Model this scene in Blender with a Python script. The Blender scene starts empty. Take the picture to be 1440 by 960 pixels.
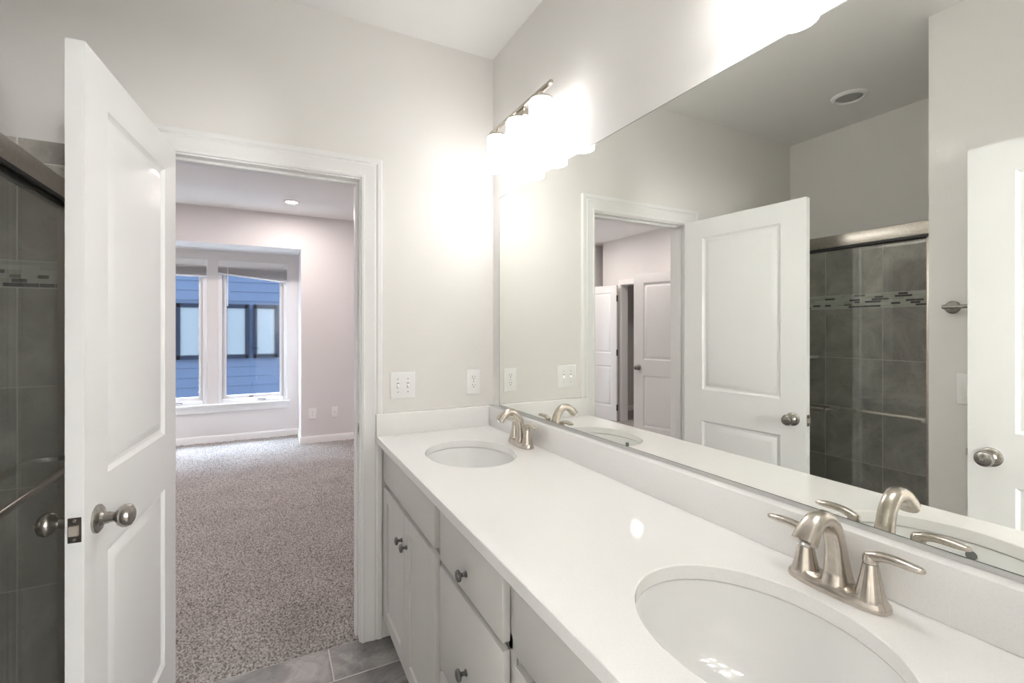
import bpy, bmesh, math, random
from mathutils import Vector, Matrix
random.seed(7)
R = math.radians
scene = bpy.context.scene
COL = scene.collection

# ------------------------------------------------------------------ camera
F_PX, HORIZON = 659.9, 462.76
cam_d = bpy.data.cameras.new('camera')
cam = bpy.data.objects.new('camera', cam_d)
COL.objects.link(cam)
cam.location = (-1.004, -2.1505, 1.3832)
cam.rotation_euler = (R(90), 0, R(-27.347))
cam_d.sensor_fit = 'HORIZONTAL'
cam_d.sensor_width = 36.0
cam_d.lens = F_PX / 1440 * 36.0
cam_d.shift_y = (HORIZON - 480) / 1440
cam_d.clip_start = 0.02
scene.camera = cam

# ------------------------------------------------------------------ light and exposure
SKY_COLOR, SKY_STRENGTH = (0.70, 0.83, 1.0), 16.5
SHADE_GLOW, BULB_GLOW = 2.75, 11.5
CAN_GLOW, CAN_WATTS = 14.0, 3.8
FILL_LAMP_GLOW = 72.0  # strength of the fill lamp added behind the camera
EXPOSURE = 1.66
world = bpy.data.worlds.new('sky')
scene.world = world
world.use_nodes = True
bg = world.node_tree.nodes['Background']
bg.inputs[0].default_value = (*SKY_COLOR, 1)
bg.inputs[1].default_value = SKY_STRENGTH
vs = scene.view_settings
vs.view_transform = 'Standard'
try:
    vs.look = 'None'
except Exception:
    pass
vs.exposure = EXPOSURE
vs.gamma = 1.0
vs.use_curve_mapping = False
cy = scene.cycles
cy.max_bounces = 14
cy.diffuse_bounces = 8
cy.glossy_bounces = 8
cy.transparent_max_bounces = 24
cy.caustics_reflective = True
cy.sample_clamp_indirect = 10.0

# ------------------------------------------------------------------ materials
def mat(name, col, rough=0.5, metal=0.0, spec=0.5, emit=None, es=0.0, coat=0.0):
    m = bpy.data.materials.new(name)
    m.use_nodes = True
    b = m.node_tree.nodes['Principled BSDF']
    b.inputs['Base Color'].default_value = (*col, 1)
    b.inputs['Roughness'].default_value = rough
    b.inputs['Metallic'].default_value = metal
    b.inputs['Specular IOR Level'].default_value = spec
    b.inputs['Coat Weight'].default_value = coat
    if emit:
        b.inputs['Emission Color'].default_value = (*emit, 1)
        b.inputs['Emission Strength'].default_value = es
    return m

def nd(m, t, **kw):
    n = m.node_tree.nodes.new(t)
    for k, v in kw.items():
        setattr(n, k, v)
    return n

def lk(m, a, b):
    m.node_tree.links.new(a, b)

def bsdf(m):
    return m.node_tree.nodes['Principled BSDF']

def ramp(m, fac, stops, interp='LINEAR'):
    r = nd(m, 'ShaderNodeValToRGB')
    r.color_ramp.interpolation = interp
    el = r.color_ramp.elements
    while len(el) < len(stops):
        el.new(0.5)
    for e, (p, c) in zip(el, stops):
        e.position = p
        e.color = (*c, 1)
    lk(m, fac, r.inputs['Fac'])
    return r.outputs['Color']

def noise(m, scale, detail=4.0, rough=0.55, vec=None, dist=0.0):
    n = nd(m, 'ShaderNodeTexNoise')
    n.inputs['Scale'].default_value = scale
    n.inputs['Detail'].default_value = detail
    n.inputs['Roughness'].default_value = rough
    n.inputs['Distortion'].default_value = dist
    if vec is None:
        g = nd(m, 'ShaderNodeNewGeometry')
        vec = g.outputs['Position']
    lk(m, vec, n.inputs['Vector'])
    return n.outputs['Fac']

def bump(m, h, strength, dist):
    b = nd(m, 'ShaderNodeBump')
    b.inputs['Strength'].default_value = strength
    b.inputs['Distance'].default_value = dist
    lk(m, h, b.inputs['Height'])
    lk(m, b.outputs['Normal'], bsdf(m).inputs['Normal'])

def paint(name, col, rough=0.6, tex=0.12):
    m = mat(name, col, rough, spec=0.35)
    bump(m, noise(m, 420, 2), tex, 0.0006)
    return m

M_WALL = paint('wall_paint', (0.83, 0.815, 0.793), 0.62)
M_BEDWALL = paint('bedroom_wall_paint', (0.77, 0.755, 0.75), 0.62)
M_CEIL = paint('ceiling_paint', (0.90, 0.895, 0.885), 0.8)
M_TRIM = paint('trim_paint', (0.88, 0.885, 0.88), 0.32, 0.04)
M_DOOR = paint('door_paint', (0.82, 0.828, 0.828), 0.36, 0.05)
M_CAB = paint('cabinet_paint', (0.66, 0.655, 0.635), 0.38, 0.03)
M_DARK = mat('shadow_gap_dark', (0.03, 0.03, 0.03), 0.7)
M_PLASTIC = mat('white_plastic', (0.93, 0.93, 0.925), 0.25)
M_SLOT = mat('slot_dark', (0.10, 0.10, 0.10), 0.6)
M_PLATE = mat('latch_plate_metal', (0.20, 0.18, 0.165), 0.35, 1.0)
M_BOLT = mat('latch_bolt_metal', (0.62, 0.56, 0.49), 0.4, 0.6)
M_HOLE = mat('overflow_grey', (0.22, 0.23, 0.22), 0.35, 0.5)
M_TOGGLEGAP = mat('toggle_recess', (0.36, 0.36, 0.36), 0.6)
M_PORC = mat('porcelain', (0.88, 0.885, 0.875), 0.08, coat=0.3)
M_ACRYL = mat('shower_pan_acrylic', (0.82, 0.82, 0.80), 0.25)
M_CHROME = mat('chrome', (0.75, 0.75, 0.75), 0.12, 1.0)
M_PEWTER = mat('pewter', (0.23, 0.23, 0.225), 0.34, 1.0)
M_HINGE = mat('dark_hinge', (0.10, 0.10, 0.11), 0.45, 0.7)
M_EDGE = mat('mirror_edge', (0.16, 0.18, 0.17), 0.3)
M_CHANNEL = mat('channel_aluminium', (0.62, 0.62, 0.61), 0.35, 0.6)
M_RUBBER = mat('gasket', (0.035, 0.035, 0.035), 0.5)
M_VINYL = mat('white_vinyl', (0.82, 0.83, 0.84), 0.35)
M_SLAT = mat('blind_slat', (0.44, 0.43, 0.43), 0.5)
M_RAIL = mat('blind_rail', (0.72, 0.73, 0.75), 0.45)

def metal_brushed(name, col, rough):
    m = mat(name, col, rough, 1.0)
    n = noise(m, 90, 3, 0.6)
    c = ramp(m, n, [(0.3, tuple(v * 0.9 for v in col)), (0.7, tuple(min(1, v * 1.08) for v in col))])
    lk(m, c, bsdf(m).inputs['Base Color'])
    return m
M_NICKEL = metal_brushed('brushed_nickel', (0.60, 0.55, 0.49), 0.25)
M_KNOB = metal_brushed('satin_nickel_knob', (0.42, 0.40, 0.37), 0.26)
M_FRAME = metal_brushed('brushed_frame', (0.55, 0.51, 0.46), 0.33)

M_QUARTZ = mat('quartz', (0.90, 0.895, 0.885), 0.08, spec=0.45)
q = ramp(M_QUARTZ, noise(M_QUARTZ, 260, 3), [(0.3, (0.87, 0.865, 0.855)), (0.62, (0.905, 0.90, 0.89))])
lk(M_QUARTZ, q, bsdf(M_QUARTZ).inputs['Base Color'])

def stone_tile(name, c0, c1, c2, scale, rough):
    m = mat(name, c1, rough, spec=0.4)
    g = nd(m, 'ShaderNodeNewGeometry')
    off = nd(m, 'ShaderNodeVectorMath', operation='SCALE')
    cmb = nd(m, 'ShaderNodeCombineXYZ')
    lk(m, g.outputs['Random Per Island'], cmb.inputs[0])
    lk(m, g.outputs['Random Per Island'], cmb.inputs[1])
    lk(m, g.outputs['Random Per Island'], cmb.inputs[2])
    lk(m, cmb.outputs[0], off.inputs[0])
    off.inputs['Scale'].default_value = 37.0
    add = nd(m, 'ShaderNodeVectorMath', operation='ADD')
    lk(m, g.outputs['Position'], add.inputs[0])
    lk(m, off.outputs[0], add.inputs[1])
    n1 = noise(m, scale, 7, 0.62, add.outputs[0], 0.9)
    col = ramp(m, n1, [(0.32, c0), (0.5, c1), (0.68, c2)])
    n2 = noise(m, scale * 14, 3, 0.6, add.outputs[0])
    pit = ramp(m, n2, [(0.30, (0.5, 0.5, 0.5)), (0.40, (1, 1, 1))])
    mx = nd(m, 'ShaderNodeMix', data_type='RGBA', blend_type='MULTIPLY')
    mx.inputs[0].default_value = 0.6
    lk(m, col, mx.inputs[6])
    lk(m, pit, mx.inputs[7])
    lk(m, mx.outputs[2], bsdf(m).inputs['Base Color'])
    bump(m, n1, 0.08, 0.004)
    return m
M_TILE = stone_tile('shower_tile', (0.32, 0.302, 0.275), (0.47, 0.45, 0.41), (0.66, 0.64, 0.585), 4.5, 0.32)
M_FTILE = stone_tile('floor_tile', (0.14, 0.14, 0.14), (0.25, 0.245, 0.24), (0.46, 0.45, 0.44), 5.0, 0.35)
M_GROUT = mat('wall_grout', (0.80, 0.80, 0.76), 0.8)
M_FGROUT = mat('floor_grout', (0.66, 0.65, 0.63), 0.8)

M_MOSAIC = mat('glass_mosaic', (0.5, 0.5, 0.5), 0.12)
g_ = nd(M_MOSAIC, 'ShaderNodeNewGeometry')
c_ = ramp(M_MOSAIC, g_.outputs['Random Per Island'],
          [(0.0, (0.045, 0.045, 0.042)), (0.27, (0.58, 0.62, 0.53)), (0.48, (0.72, 0.75, 0.68)), (0.72, (0.22, 0.22, 0.20)), (0.82, (0.80, 0.82, 0.76))], 'CONSTANT')
lk(M_MOSAIC, c_, bsdf(M_MOSAIC).inputs['Base Color'])

M_CARPET = mat('carpet', (0.4, 0.37, 0.35), 0.95, spec=0.1)
n_c = noise(M_CARPET, 105, 2, 0.6)
n_d = noise(M_CARPET, 3.0, 3, 0.5)
c1 = ramp(M_CARPET, n_c, [(0.34, (0.20, 0.178, 0.165)), (0.48, (0.42, 0.395, 0.375)), (0.62, (0.65, 0.625, 0.61))])
c2 = ramp(M_CARPET, n_d, [(0.35, (0.88, 0.88, 0.88)), (0.65, (1, 1, 1))])
mx_ = nd(M_CARPET, 'ShaderNodeMix', data_type='RGBA', blend_type='MULTIPLY')
mx_.inputs[0].default_value = 1.0
lk(M_CARPET, c1, mx_.inputs[6])
lk(M_CARPET, c2, mx_.inputs[7])
lk(M_CARPET, mx_.outputs[2], bsdf(M_CARPET).inputs['Base Color'])
bump(M_CARPET, n_c, 1.0, 0.012)

def thin_glass(name, tint, refl=1.0, rough=0.0):
    m = bpy.data.materials.new(name)
    m.use_nodes = True
    nt = m.node_tree
    nt.nodes.remove(nt.nodes['Principled BSDF'])
    out = nt.nodes['Material Output']
    tr = nd(m, 'ShaderNodeBsdfTransparent')
    tr.inputs[0].default_value = (*tint, 1)
    gl = nd(m, 'ShaderNodeBsdfGlossy')
    gl.inputs['Roughness'].default_value = rough
    g = nd(m, 'ShaderNodeNewGeometry')          # Schlick reflectance, the same from both sides of the pane
    dt = nd(m, 'ShaderNodeVectorMath', operation='DOT_PRODUCT')
    lk(m, g.outputs['Incoming'], dt.inputs[0])
    lk(m, g.outputs['Normal'], dt.inputs[1])
    ab = nd(m, 'ShaderNodeMath', operation='ABSOLUTE')
    lk(m, dt.outputs['Value'], ab.inputs[0])
    om = nd(m, 'ShaderNodeMath', operation='SUBTRACT')
    om.inputs[0].default_value = 1.0
    lk(m, ab.outputs[0], om.inputs[1])
    pw = nd(m, 'ShaderNodeMath', operation='POWER')
    pw.inputs[1].default_value = 5.0
    lk(m, om.outputs[0], pw.inputs[0])
    mu = nd(m, 'ShaderNodeMath', operation='MULTIPLY_ADD')
    mu.inputs[1].default_value = 0.96 * refl
    mu.inputs[2].default_value = 0.04 * refl
    lk(m, pw.outputs[0], mu.inputs[0])
    mx = nd(m, 'ShaderNodeMixShader')
    lk(m, mu.outputs[0], mx.inputs[0])
    lk(m, tr.outputs[0], mx.inputs[1])
    lk(m, gl.outputs[0], mx.inputs[2])
    lk(m, mx.outputs[0], out.inputs[0])
    return m
M_GLASS = thin_glass('shower_glass', (0.987, 0.995, 0.989), 1.6)
M_WGLASS = thin_glass('window_glass', (0.97, 0.98, 0.98), 0.8)

M_MIRROR = bpy.data.materials.new('silvered_mirror')
M_MIRROR.use_nodes = True
_nt = M_MIRROR.node_tree
_nt.nodes.remove(_nt.nodes['Principled BSDF'])
_g = nd(M_MIRROR, 'ShaderNodeBsdfGlossy')
_g.inputs[0].default_value = (0.93, 0.94, 0.905, 1)
_g.inputs['Roughness'].default_value = 0.0
lk(M_MIRROR, _g.outputs[0], _nt.nodes['Material Output'].inputs[0])

M_SHADE = mat('lit_opal_glass', (0.9, 0.9, 0.88), 0.3, emit=(1.0, 0.988, 0.975), es=SHADE_GLOW)
M_BULB = mat('lit_bulb', (0.9, 0.9, 0.88), 0.3, emit=(1.0, 0.988, 0.975), es=BULB_GLOW)
M_FILL_LAMP = mat('fill_lamp_glass', (0.9, 0.9, 0.88), 0.3, emit=(1.0, 0.99, 0.98), es=FILL_LAMP_GLOW)  # glow of the added hall fill lamp
M_LENS = mat('lit_lens', (0.9, 0.9, 0.9), 0.5, emit=(1.0, 0.90, 0.82), es=CAN_GLOW)
M_LENSOFF = mat('unlit_lens', (0.42, 0.42, 0.40), 0.5)
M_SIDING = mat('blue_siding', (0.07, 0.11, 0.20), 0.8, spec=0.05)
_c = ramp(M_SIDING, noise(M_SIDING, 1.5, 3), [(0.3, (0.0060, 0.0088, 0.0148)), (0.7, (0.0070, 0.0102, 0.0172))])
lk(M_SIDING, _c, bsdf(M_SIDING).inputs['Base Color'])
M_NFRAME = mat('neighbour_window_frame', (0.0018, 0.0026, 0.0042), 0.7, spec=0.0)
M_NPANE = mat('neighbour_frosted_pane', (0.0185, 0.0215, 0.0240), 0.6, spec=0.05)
M_GROUND = mat('ground_gravel', (0.25, 0.25, 0.24), 0.9)

# ------------------------------------------------------------------ mesh helpers
class MB:
    def __init__(self):
        self.bm = bmesh.new()

    def _merge(self, t):
        me = bpy.data.meshes.new('t')
        t.to_mesh(me)
        t.free()
        self.bm.from_mesh(me)
        bpy.data.meshes.remove(me)
        return self

    def box(self, x0, x1, y0, y1, z0, z1, bev=0.0, seg=2):
        t = bmesh.new()
        bmesh.ops.create_cube(t, size=1.0)
        x0, x1 = min(x0, x1), max(x0, x1)
        y0, y1 = min(y0, y1), max(y0, y1)
        z0, z1 = min(z0, z1), max(z0, z1)
        for v in t.verts:
            v.co = Vector(((v.co.x + .5) * (x1 - x0) + x0, (v.co.y + .5) * (y1 - y0) + y0, (v.co.z + .5) * (z1 - z0) + z0))
        if bev > 0:
            bmesh.ops.bevel(t, geom=t.edges[:], offset=bev, segments=seg, affect='EDGES', profile=0.5)
        return self._merge(t)

    def lathe(self, prof, origin=(0, 0, 0), axis=(0, 0, 1), seg=32, flute=0, famp=0.0):
        """prof = [(r, h)...] revolved about axis through origin."""
        a = Vector(axis).normalized()
        u = a.orthogonal().normalized()
        w = a.cross(u)
        o = Vector(origin)
        t = bmesh.new()
        rows = []
        for r, h in prof:
            if r <= 1e-6:
                rows.append([t.verts.new(o + a * h)])
            else:
                row = []
                for i in range(seg):
                    th = 2 * math.pi * i / seg
                    rr = r * (1 + famp * math.cos(flute * th)) if flute else r
                    row.append(t.verts.new(o + a * h + (u * math.cos(th) + w * math.sin(th)) * rr))
                rows.append(row)
        for p, q_ in zip(rows[:-1], rows[1:]):
            for i in range(seg):
                j = (i + 1) % seg
                if len(p) == 1 and len(q_) == 1:
                    break
                if len(p) == 1:
                    t.faces.new((p[0], q_[j], q_[i]))
                elif len(q_) == 1:
                    t.faces.new((p[i], p[j], q_[0]))
                else:
                    t.faces.new((p[i], p[j], q_[j], q_[i]))
        for row in (rows[0], rows[-1]):
            if len(row) > 2:
                t.faces.new(row)
        bmesh.ops.recalc_face_normals(t, faces=t.faces[:])
        return self._merge(t)

    def loft(self, rings, cap=True):
        t = bmesh.new()
        rows = [[t.verts.new(Vector(p)) for p in ring] for ring in rings]
        n = len(rows[0])
        for p, q_ in zip(rows[:-1], rows[1:]):
            for i in range(n):
                j = (i + 1) % n
                t.faces.new((p[i], p[j], q_[j], q_[i]))
        if cap:
            t.faces.new(rows[0])
            t.faces.new(rows[-1])
        bmesh.ops.recalc_face_normals(t, faces=t.faces[:])
        return self._merge(t)

    def sweep(self, pts, rad, lateral, seg=20, sub=6, power=1.0):
        """tube along smooth pts; rad = [(lateral half width, other half width)...]"""
        P = [Vector(p) for p in pts]
        lat = Vector(lateral).normalized()
        cp, cr = [], []
        n = len(P)
        for i in range(n - 1):
            p0, p1, p2, p3 = P[max(i - 1, 0)], P[i], P[i + 1], P[min(i + 2, n - 1)]
            for k in range(sub):
                s = k / sub
                cp.append(0.5 * ((2 * p1) + (p2 - p0) * s + (2 * p0 - 5 * p1 + 4 * p2 - p3) * s * s + (3 * p1 - p0 - 3 * p2 + p3) * s ** 3))
                cr.append(tuple(a + (b - a) * s for a, b in zip(rad[i], rad[i + 1])))
        cp.append(P[-1])
        cr.append(rad[-1])
        rings = []
        for i, p in enumerate(cp):
            d = (cp[min(i + 1, len(cp) - 1)] - cp[max(i - 1, 0)]).normalized()
            o = d.cross(lat).normalized()
            sg = lambda v: math.copysign(abs(v) ** power, v)
            rings.append([p + lat * (cr[i][0] * sg(math.cos(2 * math.pi * k / seg))) + o * (cr[i][1] * sg(math.sin(2 * math.pi * k / seg))) for k in range(seg)])
        return self.loft(rings)

    def prism(self, poly, axis, a0, a1):
        """poly in the two other axes (in order), extruded along axis index."""
        def pt(p, a):
            l = [p[0], p[1]]
            l.insert(axis, a)
            return l
        return self.loft([[pt(p, a0) for p in poly], [pt(p, a1) for p in poly]])

    def rings(self, rect_rings):
        t = bmesh.new()
        rows = [[t.verts.new(Vector(p)) for p in r] for r in rect_rings]
        for p, q_ in zip(rows[:-1], rows[1:]):
            for i in range(4):
                j = (i + 1) % 4
                t.faces.new((p[i], p[j], q_[j], q_[i]))
        t.faces.new(rows[-1])
        return self._merge(t)

    def quad(self, *p):
        vs_ = [self.bm.verts.new(Vector(v)) for v in p]
        self.bm.faces.new(vs_)
        return self

    def build(self, name, m, parent=None, smooth=True, angle=32):
        bmesh.ops.remove_doubles(self.bm, verts=self.bm.verts[:], dist=1e-6)
        me = bpy.data.meshes.new(name)
        self.bm.to_mesh(me)
        self.bm.free()
        if smooth:
            for p in me.polygons:
                p.use_smooth = True
            me.set_sharp_from_angle(angle=R(angle))
        me.materials.append(m)
        o = bpy.data.objects.new(name, me)
        COL.objects.link(o)
        if parent:
            o.parent = parent
        return o

def tag(o, label, cat, group=None, kind=None):
    o['label'] = label
    o['category'] = cat
    if group:
        o['group'] = group
    if kind:
        o['kind'] = kind
    return o

def thing(name, label, cat, loc=(0, 0, 0), rz=0.0, group=None, kind=None):
    o = bpy.data.objects.new(name, None)
    o.empty_display_size = 0.1
    COL.objects.link(o)
    o.location = loc
    o.rotation_euler = (0, 0, rz)
    return tag(o, label, cat, group, kind)

def struct(name, mb, m, label, cat, smooth=False):
    return tag(mb.build(name, m, None, smooth), label, cat, None, 'structure')

def copy_tree(o, parent=None):
    c = o.copy()
    COL.objects.link(c)
    if parent is not None:
        c.parent = parent
    for ch in list(o.children):
        copy_tree(ch, c)
    return c

H = 2.743
# ------------------------------------------------------------------ bathroom shell
XJR, XJL, ZJ = -0.650, -1.374, 2.045            # doorway to the bedroom
XW, YB = -1.560, -1.1685                        # painted wall beside the shower
XS = -2.449                                     # shower back wall
YN = -2.140                                     # wall with the doorway the camera stands in

b = MB()
b.box(XS - .12, XJL - .02, 0, .13, 0, H).box(XJR + .02, .62, 0, .13, 0, H).box(XJL - .02, XJR + .02, 0, .13, ZJ + .02, H)
struct('wall_far', b, M_WALL, 'warm white painted wall with the open doorway to the carpeted bedroom', 'wall')
struct('wall_mirror', MB().box(0, .12, YN - .12, 0, 0, H), M_WALL, 'warm white wall carrying the wide mirror and the vanity lights', 'wall')
struct('wall_shower', MB().box(XS - .12, XS, YB - .12, 0, 0, H), M_WALL, 'painted back wall above the grey tile inside the shower', 'wall')
b = MB()
b.box(XS, XW, YB - .12, YB, 0, H).box(XW - .12, XW, YN, YB - .12, 0, H)
struct('wall_left', b, M_WALL, 'white painted wall with the towel bar beside the shower, seen in the mirror', 'wall')
b = MB()
b.box(-2.6, -1.32, YN - .12, YN, 0, H).box(-.585, .12, YN - .12, YN, 0, H).box(-1.32, -.585, YN - .12, YN, 2.06, H)
struct('wall_near', b, M_WALL, 'white wall with the second doorway at the end of the vanity', 'wall')
b = MB()
b.box(-2.6, -2.48, -4.6, YN - .12, 0, H).box(.12, .24, -4.6, YN - .12, 0, H).box(-2.6, .24, -4.72, -4.6, 0, H)
struct('wall_hall', b, M_WALL, 'plain white walls of the hall behind the second doorway', 'wall')
struct('ceiling', MB().box(-5.4, .8, -4.72, 4.0, H, H + .12), M_CEIL, 'flat white ceiling over bathroom and bedroom', 'ceiling')

# floor: large stone look tiles over a grout bed
fl = tag(MB().box(-2.6, .12, -4.6, .022, -.06, -.0008).build('floor', M_FGROUT, None, False),
         'grey marbled stone tile floor of the bathroom', 'floor', None, 'structure')
b = MB()
G = 0.0045
row = 0
y1 = 0.022
rows_y = [(-.19, .022)] + [(-.19 - .305 * (k + 1), -.19 - .305 * k) for k in range(15)]
for k, (ya, yb) in enumerate(rows_y):
    x = -.777 + (0 if k % 2 == 0 else .305) - 0.61 * 4
    while x < .12:
        xa, xb = max(x, -2.6), min(x + .61, .12)
        if xb - xa > .02:
            b.box(xa + G / 2, xb - G / 2, max(ya, -4.6) + G / 2, yb - G / 2, -.012, 0, .0012, 1)
        x += .61
b.build('tile_field', M_FTILE, fl)

# doorway lining, stop and casings
b = MB()
b.box(XJR, XJR + .02, 0, .13, 0, ZJ).box(XJL - .02, XJL, 0, .13, 0, ZJ).box(XJL - .02, XJR + .02, 0, .13, ZJ, ZJ + .02)
b.box(XJR - .012, XJR, .038, .078, 0, ZJ - .012, .002).box(XJL, XJL + .012, .038, .078, 0, ZJ - .012, .002).box(XJL, XJR, .038, .078, ZJ - .012, ZJ, .002)
jamb = struct('trim_1', b, M_TRIM, 'white door lining with stop strip inside the bedroom doorway', 'door frame', True)

PROFILE = [(0, 0), (0, .009), (.004, .0115), (.012, .0125), (.014, .010), (.018, .010), (.040, .0125), (.056, .0155), (.060, .0125), (.064, .0125), (.070, .018), (.086, .018), (.089, .015), (.089, 0)]
def casing(xl, xr, zt, yface, sign):
    """U-shaped mitred casing around an opening; sign -1 sticks out toward -y."""
    rings = []
    for (px, pz, ox, oz) in ((xl, 0, -1, 0), (xl, zt, -1, 1), (xr, zt, 1, 1), (xr, 0, 1, 0)):
        rings.append([(px + ox * w, yface + sign * t_, pz + oz * w) for w, t_ in PROFILE])
    return MB().loft(rings)
struct('trim_2', casing(XJL - .006, XJR + .0065, ZJ + .0065, 0, -1), M_TRIM, 'white moulded casing around the bedroom doorway on the bathroom side', 'door casing', True)
struct('trim_3', casing(XJL - .006, XJR + .0065, ZJ + .0065, .13, 1), M_TRIM, 'white moulded casing around the doorway on the bedroom side', 'door casing', True)
b = MB()
b.box(-.586, -.605, YN - .12, YN, 0, 2.045).box(-1.32, -1.30, YN - .12, YN, 0, 2.045).box(-1.32, -.585, YN - .12, YN, 2.045, 2.06)
struct('trim_4', b, M_TRIM, 'white lining of the second doorway at the end of the vanity', 'door frame')

def baseboard(mb, x0, x1, y0, y1, nx, ny, h=.092, t_=.014):
    """a run from (x0,y0) to (x1,y1) on a wall whose room side normal is (nx,ny)"""
    pr = [(0, 0), (t_, 0), (t_, h - .022), (t_ * .75, h - .010), (t_ * .35, h), (0, h)]
    rings = [[(px + nx * a, py + ny * a, z) for a, z in pr] for px, py in ((x0, y0), (x1, y1))]
    return mb.loft(rings)
b = MB()
baseboard(b, -.5540, -.44, 0, 0, 0, -1)
baseboard(b, -1.47, -1.56, 0, 0, 0, -1)
struct('baseboard_far', b, M_TRIM, 'short white baseboard pieces beside the doorway casing', 'baseboard', True)
struct('baseboard_left', baseboard(MB(), XW, XW, YB, YN, 1, 0), M_TRIM, 'white baseboard along the wall with the towel bar', 'baseboard', True)

# ------------------------------------------------------------------ shower tiling
def tile_wall(name, axis, plane, out, a0, a1, joint0, label):
    """tile field on a wall; axis 'x' = wall runs along x at y = plane, 'y' = along y at x = plane."""
    def bx(mb, u0, u1, z0, z1, d0, d1, bev):
        w0, w1 = plane + out * d0, plane + out * d1
        if axis == 'x':
            mb.box(u0, u1, w0, w1, z0, z1, bev, 1)
        else:
            mb.box(w0, w1, u0, u1, z0, z1, bev, 1)
    root = MB()
    bx(root, a0, a1, 0.03, 2.024, 0.0, .0065, 0)
    root = tag(root.build(name, M_GROUT, None, False), label, 'wall tile', None, 'structure')
    t = MB()
    zs = [.03, .177, .515, .853, 1.19, 1.522, None, 1.6125, 1.945, 2.024]
    us = []
    u = joint0
    while u > a0:
        u -= .3425
    while u < a1:
        us.append((max(u, a0), min(u + .3425, a1)))
        u += .3425
    g = .004
    for k in range(len(zs) - 1):
        if zs[k] is None or zs[k + 1] is None:
            continue
        for u0, u1 in us:
            if u1 - u0 > .01:
                bx(t, u0 + g / 2, u1 - g / 2, zs[k] + g / 2, zs[k + 1] - g / 2, 0.0, .008, .001)
    t.build('stone_tile_field', M_TILE, root)
    mo = MB()
    rows = 6
    hh = (1.6125 - 1.522 - .004) / rows
    rng = random.Random(len(name) * 13 + int(abs(plane) * 100))
    for r in range(rows):
        u = a0 - rng.random() * .08
        while u < a1:
            L = rng.choice((.03, .04, .05, .065, .09))
            u0, u1 = max(u, a0), min(u + L, a1)
            if u1 - u0 > .006:
                bx(mo, u0 + .001, u1 - .001, 1.524 + r * hh + .001, 1.524 + (r + 1) * hh - .001, 0, .0082, 0)
            u += L
    mo.build('mosaic_band', M_MOSAIC, root)
    return root
tile_wall('wall_far_tile', 'x', 0, -1, XS + .0001, -1.602, -1.749, 'grey stone tile with mosaic strip on the shower end wall by the open door')
tile_wall('wall_shower_tile', 'y', XS, 1, YB, -.009, -.254, 'grey stone tile with mosaic strip on the back wall of the shower')
tile_wall('wall_left_tile', 'x', YB, 1, XS + .009, -1.602, -1.749, 'grey stone tile on the shower end wall behind the towel bar wall')

# shower pan with curb
b = MB()
b.box(XS + .009, -1.675, YB + .009, -.009, 0.001, .045, .006).box(-1.68, -1.575, YB + .001, -.001, .001, .105, .012, 3)
pan = tag(b.build('shower_pan', M_ACRYL), 'white shower pan with raised curb under the glass doors', 'shower pan')
MB().lathe([(.0, .045), (.045, .045), (.045, .049), (.038, .051), (0, .051)], (-2.05, -.58, 0), seg=24).build('drain', M_CHROME, pan)

# sliding shower door frame
fr = thing('shower_door_frame', 'brushed metal header, jambs and track of the sliding shower doors', 'shower frame', (-1.62, -.58, .105))
def L(x, y, z):
    return (x + 1.62, y + .58, z - .105)
def lbox(mb, x0, x1, y0, y1, z0, z1, o, bev=0, seg=2):
    return mb.box(x0 - o[0], x1 - o[0], y0 - o[1], y1 - o[1], z0 - o[2], z1 - o[2], bev, seg)
O = (-1.62, -.58, .105)
lbox(MB(), -1.652, -1.588, YB + .0005, -.0005, 1.8035, 1.868, O, .005, 3).build('header', M_FRAME, fr)
tb = MB()
for xx in (-1.612, -1.643, -1.590):
    lbox(tb, xx - .004, xx + .004, YB + .001, -.001, 1.795, 1.8036, O)
tb.build('header_track', M_RUBBER, fr)
for ya, yb in ((-.024, -.0085), (YB + .0085, YB + .024)):
    lbox(MB(), -1.645, -1.598, ya, yb, .125, 1.80, O, .002).build('jamb', M_FRAME, fr)
lbox(MB(), -1.65, -1.59, YB + .009, -.009, .1052, .128, O, .004).build('bottom_track', M_FRAME, fr)

def shower_panel(x, y0, y1, bx, by0, by1, zb, label):
    yc = (y0 + y1) / 2
    o = (x, yc, .13)
    t = thing('sliding_shower_door', label, 'shower door', o, 0, 'sliding glass shower doors')
    lbox(MB(), x - .003, x + .003, y0, y1, .13, 1.80, o).build('glass', M_GLASS, t)
    s = 1 if bx > x else -1
    br = MB()
    br.sweep([(bx - x, by0 - yc, zb - .13), (bx - x, by1 - yc, zb - .13)], [(.010, .0075)] * 2, (0, 0, 1), 16, 2)
    bar = br.build('towel_bar', M_FRAME, t)
    for yy in (by0 + .008, by1 - .008):
        st = MB()
        st.box(min(bx, x + s * .003) - x, max(bx, x + s * .003) - x, yy - yc - .008, yy - yc + .008, zb - .13 - .007, zb - .13 + .007, .002)
        st.build('bar_bracket', M_CHROME, bar)
    return t
shower_panel(-1.608, -.885, -.03, -1.540, -.745, -.13, .968, 'sliding glass shower door on the room side, towel bar facing the open white door')
shower_panel(-1.639, YB + .026, -.43, -1.690, -1.125, -.53, .964, 'sliding glass shower door on the inner track, towel bar inside, next to the painted wall')

# corner shelf
b = MB()
ring = [(XS + .0085, -.009)] + [(XS + .0085 + .20 * math.sin(a), -.009 - .20 * math.cos(a)) for a in [R(90) * k / 10 for k in range(11)]]
b.prism(ring, 2, 1.180, 1.200)
tag(b.build('corner_shelf', M_PORC), 'white quarter round soap shelf in the tiled shower corner', 'soap shelf')

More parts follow.
